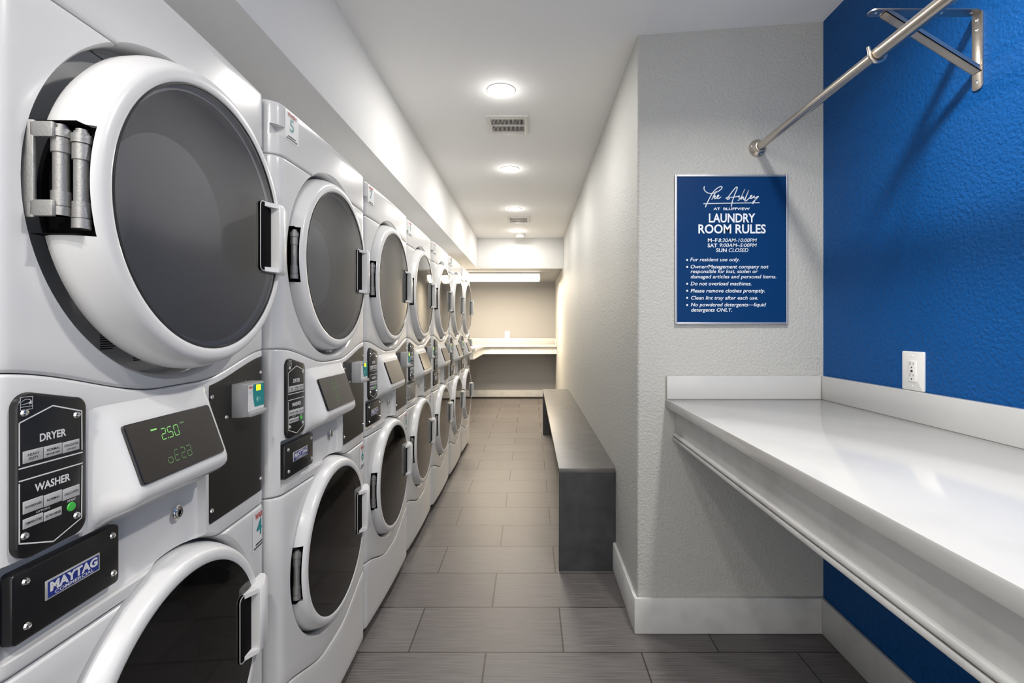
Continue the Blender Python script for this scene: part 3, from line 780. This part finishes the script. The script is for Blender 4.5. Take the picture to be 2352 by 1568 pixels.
# --- brand plate
BPP = .0030
mb = MB(); plate(mb, rrect(-.3045, -.136, .868, .962, .007, 4), -.0125, BPP, .003, 'x'); ME['bplate'] = mb.mesh('brand_plate', M_black)
ME['bplate_alu'] = mb.mesh('brand_plate', M_alu)
for i, (v, z) in enumerate(((-.287, .946), (-.1496, .9473), (-.285, .8864), (-.1477, .8864))): ME['bscrew%d' % i] = screw(BPP, v, z)
mb = MB(); mb.box(BPP-.0005, BPP+.0015, -.2610, -.1750, .9055, .9320, bev=.0005)
mb.box(BPP+.0012, BPP+.0019, -.2585, -.1775, .9078, .9298, mi=1)
vs, fs = text_mesh([('MAYTAG', -.218, .9158, .0172, 'CENTER', .045, 0, .0760), ('COMMERCIAL', -.218, .9092, .0066, 'CENTER', .01, 0, .0620)], lambda a, b: (BPP+.0022, a, b))
mb.add(vs, fs, 2); ME['badge'] = mb.mesh('brand_badge', [M_badgesilver, M_badgeblue, M_label_w], recalc=False)

# --- black service sheet
mb = MB(); cols = []
sv = [.0865, .0885] + [.1 + k*.02 for k in range(11)] + [.306, .314, .322, .330, .336]
for i, v in enumerate(sv):
    top = smile(v) - .015 - (.006 if i == 0 else 0); bot = .868 + (.006 if i == 0 else 0)
    cols.append([(bow(v)+.0016, v, bot), (bow(v)+.0016, v, top), (bow(v)-.003, v, top), (bow(v)-.003, v, bot)])
vs = [q for c in cols for q in c]; fs = []
for i in range(len(cols)-1):
    for k in range(4): fs.append((i*4+k, i*4+(k+1)%4, (i+1)*4+(k+1)%4, (i+1)*4+k))
fs += [(0, 1, 2, 3), tuple((len(cols)-1)*4+k for k in (3, 2, 1, 0))]
mb.add(vs, fs); ME['service'] = mb.mesh('service_cover', M_blackp)
for i, (v, z) in enumerate(((.0948, 1.133), (.1474, 1.0813), (.300, 1.166), (.300, .898), (.0941, .894))): ME['sscrew%d' % i] = screw(bow(v)+.0016, v, z, .0048)
# --- key lock
mb = MB(); mb.lathe([(.0001, .003), (.0045, .003), (.005, .0045), (.0082, .0045), (.0088, .0), (.0125, .0012), (.014, .0)], (-.0055, .0131, .9215), 'x', 24)
ME['lock'] = mb.mesh('key_lock', M_chrome)
mb = MB(); mb.lathe([(.0001, .0008), (.0044, .0008), (.0044, 0)], (-.0028, .0131, .9215), 'x', 16); mb.box(-.0026, -.0012, .0121, .0141, .9185, .9245); ME['lockk'] = mb.mesh('keyhole', M_dark)

# --- card reader
mb = MB()
cs = [(.166, -.002), (.166, .0045), (.1680, .0050), (.1690, .0250), (.1765, .0345), (.1800, .0360), (.2480, .0380), (.2520, .0340), (.2540, -.002)]
def csec(k, dz=0): return [((v-.21)*k+.21, p*k if p > .01 else p) for (v, p) in cs]
n = len(cs); vs = []
for (z, k) in ((1.0750, .97), (1.0775, 1), (1.1475, 1), (1.1505, .96)): vs += [(p, v, z) for (v, p) in csec(k)]
fs = [tuple(range(n)), tuple(3*n+i for i in range(n))] + [(j*n+i, j*n+(i+1)%n, (j+1)*n+(i+1)%n, (j+1)*n+i) for j in range(3) for i in range(n)]
mb.add(vs, fs)
mb.box(.030, .0440, .182, .2535, 1.0735, 1.0850, bev=.003)
mb.box(-.001, .006, .172, .232, 1.150, 1.1545, bev=.001); mb.box(-.001, .006, .172, .232, 1.0700, 1.0750, bev=.001)
ME['reader'] = mb.mesh('card_reader', M_greyp)
def rp(a, b, h=.0): return (.0362 + (a-.18)*.0294 + .0004 + h, a, b)
mb = MB()
mb.add([rp(.181, 1.0862), rp(.247, 1.0862), rp(.247, 1.1465), rp(.181, 1.1465)], [(0, 1, 2, 3)], 0)
te = [(.2475, 1.0935), (.2475, 1.1462), (.2030, 1.1462)] + [(.2005 + .0075*((k/8)**2), 1.138 - k/8*.0445) for k in range(9)]
mb.add([rp(a, b, .0002) for (a, b) in te], [tuple(range(len(te)))], 1)
vs, fs = text_mesh([('WASH', .1915, 1.1385, .0068, 'CENTER', .04, .15, .0150)], lambda a, b: rp(a, b, .0004)); mb.add(vs, fs, 2)
# contactless card and wave marks
mb.add([rp(a, b, .0004) for (a, b) in ((.2128, 1.1110), (.2205, 1.1180), (.2235, 1.1110), (.2205, 1.1030))], [(0, 1, 2, 3)], 3)
for r in (.006, .0095):
    pa = []
    for k in range(9):
        a = -.6 + 1.2*k/8; pa.append((.2222 + r*math.cos(a), 1.1105 + r*1.1*math.sin(a)))
    pb = [(a+.0012, b) for (a, b) in pa]
    mb.add([rp(a, b, .0004) for (a, b) in pa + pb], [(k, k+1, 9+k+1, 9+k) for k in range(8)], 3)
for k in range(2): mb.add([rp(.184+a, 1.1300-k*.004+b, .0003) for (a, b) in ((0, 0), (.013, 0), (.013, .0007), (0, .0007))], [(0, 1, 2, 3)], 4)
for k in range(3): mb.add([rp(.184+a, 1.0965-k*.0035+b, .0003) for (a, b) in ((0, 0), (.006, 0), (.006, .0007), (0, .0007))], [(0, 1, 2, 3)], 4)
ME['rlabel'] = mb.mesh('reader_label', [M_paper, M_teal, M_red, mat('pale_teal_print', (.25, .55, .52), .5), M_button], recalc=False)
mb = MB(); mb.add([rp(a, b, .0005) for (a, b) in ((.2135, 1.1305), (.2335, 1.1300), (.2335, 1.1442), (.2135, 1.1447))], [(0, 1, 2, 3)])
ME['rlcd'] = mb.mesh('reader_screen', M_lcd, recalc=False)

# --- number stickers
def sticker_mesh(num, a0, a1, z0, z1, pf):
    mb = MB(); nseg = 8
    for k in range(nseg):
        b0, b1 = a0+(a1-a0)*k/nseg, a0+(a1-a0)*(k+1)/nseg
        mb.add([(pf(b0), b0, z0), (pf(b1), b1, z0), (pf(b1), b1, z1), (pf(b0), b0, z1)], [(0, 1, 2, 3)], 0)
    me1 = mb.mesh('number_sticker', [M_paper], recalc=False)
    mb = MB(); ca = (a0+a1)/2; h = z1-z0
    f2 = lambda a, b: (pf(a)+.0006, a, b)
    vs, fs = text_mesh([(num, ca, z0+h*.36, h*.62, 'CENTER', .012, 0, None)], f2); mb.add(vs, fs, 0)
    vs, fs = text_mesh([('WASH', ca, z1-h*.17, h*.20, 'CENTER', .03, .12, (a1-a0)*.62)], f2); mb.add(vs, fs, 1)
    for i, wdt in enumerate((.55, .8)):
        y = z0+h*(.13 - i*.08)
        for k in range(6):
            b0, b1 = ca-(a1-a0)*wdt/2+(a1-a0)*wdt*k/6, ca-(a1-a0)*wdt/2+(a1-a0)*wdt*(k+.8)/6
            mb.add([f2(b0, y), f2(b1, y), f2(b1, y+h*.045), f2(b0, y+h*.045)], [(0, 1, 2, 3)], 2)
    me2 = mb.mesh('sticker_print', [M_teal, M_red, M_ink], recalc=False)
    return me1, me2
pfl = lambda a: bow(a) + .0007

# --- assembly
MACH = [(.6753, .922, .033), (.6617, 1.603, 0.0), (.6695, 2.293, -.006), (.6790, 2.984, .004), (.675, 3.674, 0), (.673, 4.364, 0.002), (.676, 5.054, -.002)]
where = ['nearest stacked washer dryer, its dryer door ajar and washer sticker 4',
         'second stacked washer dryer from the front, dryer sticker 5',
         'third stacked washer dryer from the front, dryer sticker 7',
         'fourth stacked washer dryer, silver bare brand plate, middle of the row',
         'fifth stacked washer dryer, third from the far end of the row',
         'sixth stacked washer dryer, next to the last of the row',
         'last stacked washer dryer at the far end of the row']
NUMS = [('3', '4'), ('5', '6'), ('7', '8'), ('9', '10'), ('11', '12'), ('13', '14'), ('15', '16')]
def make_machine(i):
    X, Y, a = MACH[i]
    t = thing('stacked_washer_dryer', where[i], 'washing machine', (-X, Y, 0), a, 'row of stacked washer dryers')
    obj('cabinet', ME['cabinet'], t)
    for sx_ in (-.66, -.16):
        for sy_ in (-.29, .29):
            f = obj('levelling_foot', ME['foot'], t); f.location = (sx_, sy_, .0005)
    con = obj('console', ME['console'], t)
    dp = obj('dryer_panel', ME['dryer_panel'], t); obj('door_gasket', ME['gasketD'], dp)
    cp = obj('control_panel', ME['control_panel'], t)
    wp = obj('washer_panel', ME['washer_panel'], t); obj('door_gasket', ME['gasketW'], wp)
    obj('toe_panel', ME['toe_panel'], t)
    obj('display_housing', ME['housing'], cp)
    sc = obj('display_screen', ME['screen'], t)
    for me_ in (DIG1 if i == 0 else DIG2 if i == 1 else []): obj('digit', me_, sc)
    for me_ in (MRK1 if i == 0 else []): obj('indicator', me_, sc)
    ip = obj('instruction_plate', ME['iplate'], t)
    obj('plate_lettering', ME['iletters'], ip)
    for k in range(NBTN): obj('select_button', ME['ibutton%d' % k], ip)
    obj('start_button', ME['start'], ip)
    for k in range(4): obj('screw', ME['iscrew%d' % k], ip)
    bp = obj('brand_plate', ME['bplate_alu' if i == 3 else 'bplate'], t)
    if i != 3: obj('brand_badge', ME['badge'], bp)
    for k in range(4): obj('screw', ME['bscrew%d' % k], bp)
    sv_ = obj('service_cover', ME['service'], t)
    for k in range(5): obj('screw', ME['sscrew%d' % k], sv_)
    lk = obj('key_lock', ME['lock'], t); obj('keyhole', ME['lockk'], lk)
    cr = obj('card_reader', ME['reader'], t); obj('reader_label', ME['rlabel'], cr); obj('reader_screen', ME['rlcd'], cr)
    for kk, zc in (('D', DZ), ('W', WZ)):
        d = obj('dryer_door' if kk == 'D' else 'washer_door', ME['ring'+kk], t)
        obj('door_glass', ME['glass'+kk], d); obj('inner_bowl', ME['bowl'+kk], d)
        obj('handle', ME['hand'+kk], d); obj('finger_recess_shade', ME['pock'+kk], d); obj('recess_rim', ME['rim'+kk], d)
        obj('hinge_slot_shade', ME['liner'+kk], d); obj('hinge_pin', ME['pin'+kk], d)
        if kk == 'D': obj('glass_seal', ME['sealD'], d)
        if i == 0 and kk == 'D':
            d.location = (.045, 0, 0)
            d['label'] = 'dryer door standing ajar'
    s1, s2 = sticker_mesh(NUMS[i][0], -.303, -.232, 1.789, 1.868, pfl)
    st = obj('number_sticker', s1, t); obj('sticker_print', s2, st)
    s1, s2 = sticker_mesh(NUMS[i][1], .262, .330, .725, .818, pfl)
    st = obj('number_sticker', s1, t); obj('sticker_print', s2, st)
    return t
machines = [make_machine(i) for i in range(7)]
# the nearest machine: pulled-out hinge bracket and warning labels in the exposed recess
m1 = machines[0]
mb = MB()
mb.box(-.050, .010, -.2845, -.2785, 1.425, 1.555, bev=.002)
mb.box(.004, .034, -.2845, -.2775, 1.532, 1.553, bev=.002); mb.box(.004, .034, -.2845, -.2775, 1.427, 1.449, bev=.002)
hb = obj('hinge_bracket', mb.mesh('hinge_bracket', M_alu), m1)
obj('hinge_pin', hinge_pin(-.2680, .031, 1.490, .060, .0090).mesh('hinge_pin', M_alu), hb)
def floor_label(a0, z1, lens, step, t):
    mb = MB()
    for k, ln in enumerate(lens):
        z = z1 - k*step; mb.add([(-.0553, a0, z-t), (-.0553, a0+ln, z-t), (-.0553, a0+ln, z), (-.0553, a0, z)], [(0, 1, 2, 3)])
    return mb
mb = floor_label(-.1030, 1.3000, [.012, .014, .018, .022, .026, .012, .034, .038, .040, .044, .048, .022, .030, .052, .026], .0040, .0021)
mb2 = floor_label(-.0320, 1.2440, [.020, .030, .034, .040, .046, .052, .058], .0040, .0021)
obj('warning_label', mb.mesh('warning_label', M_ink, recalc=False), m1)
obj('warning_label', mb2.mesh('warning_label', M_ink, recalc=False), m1)
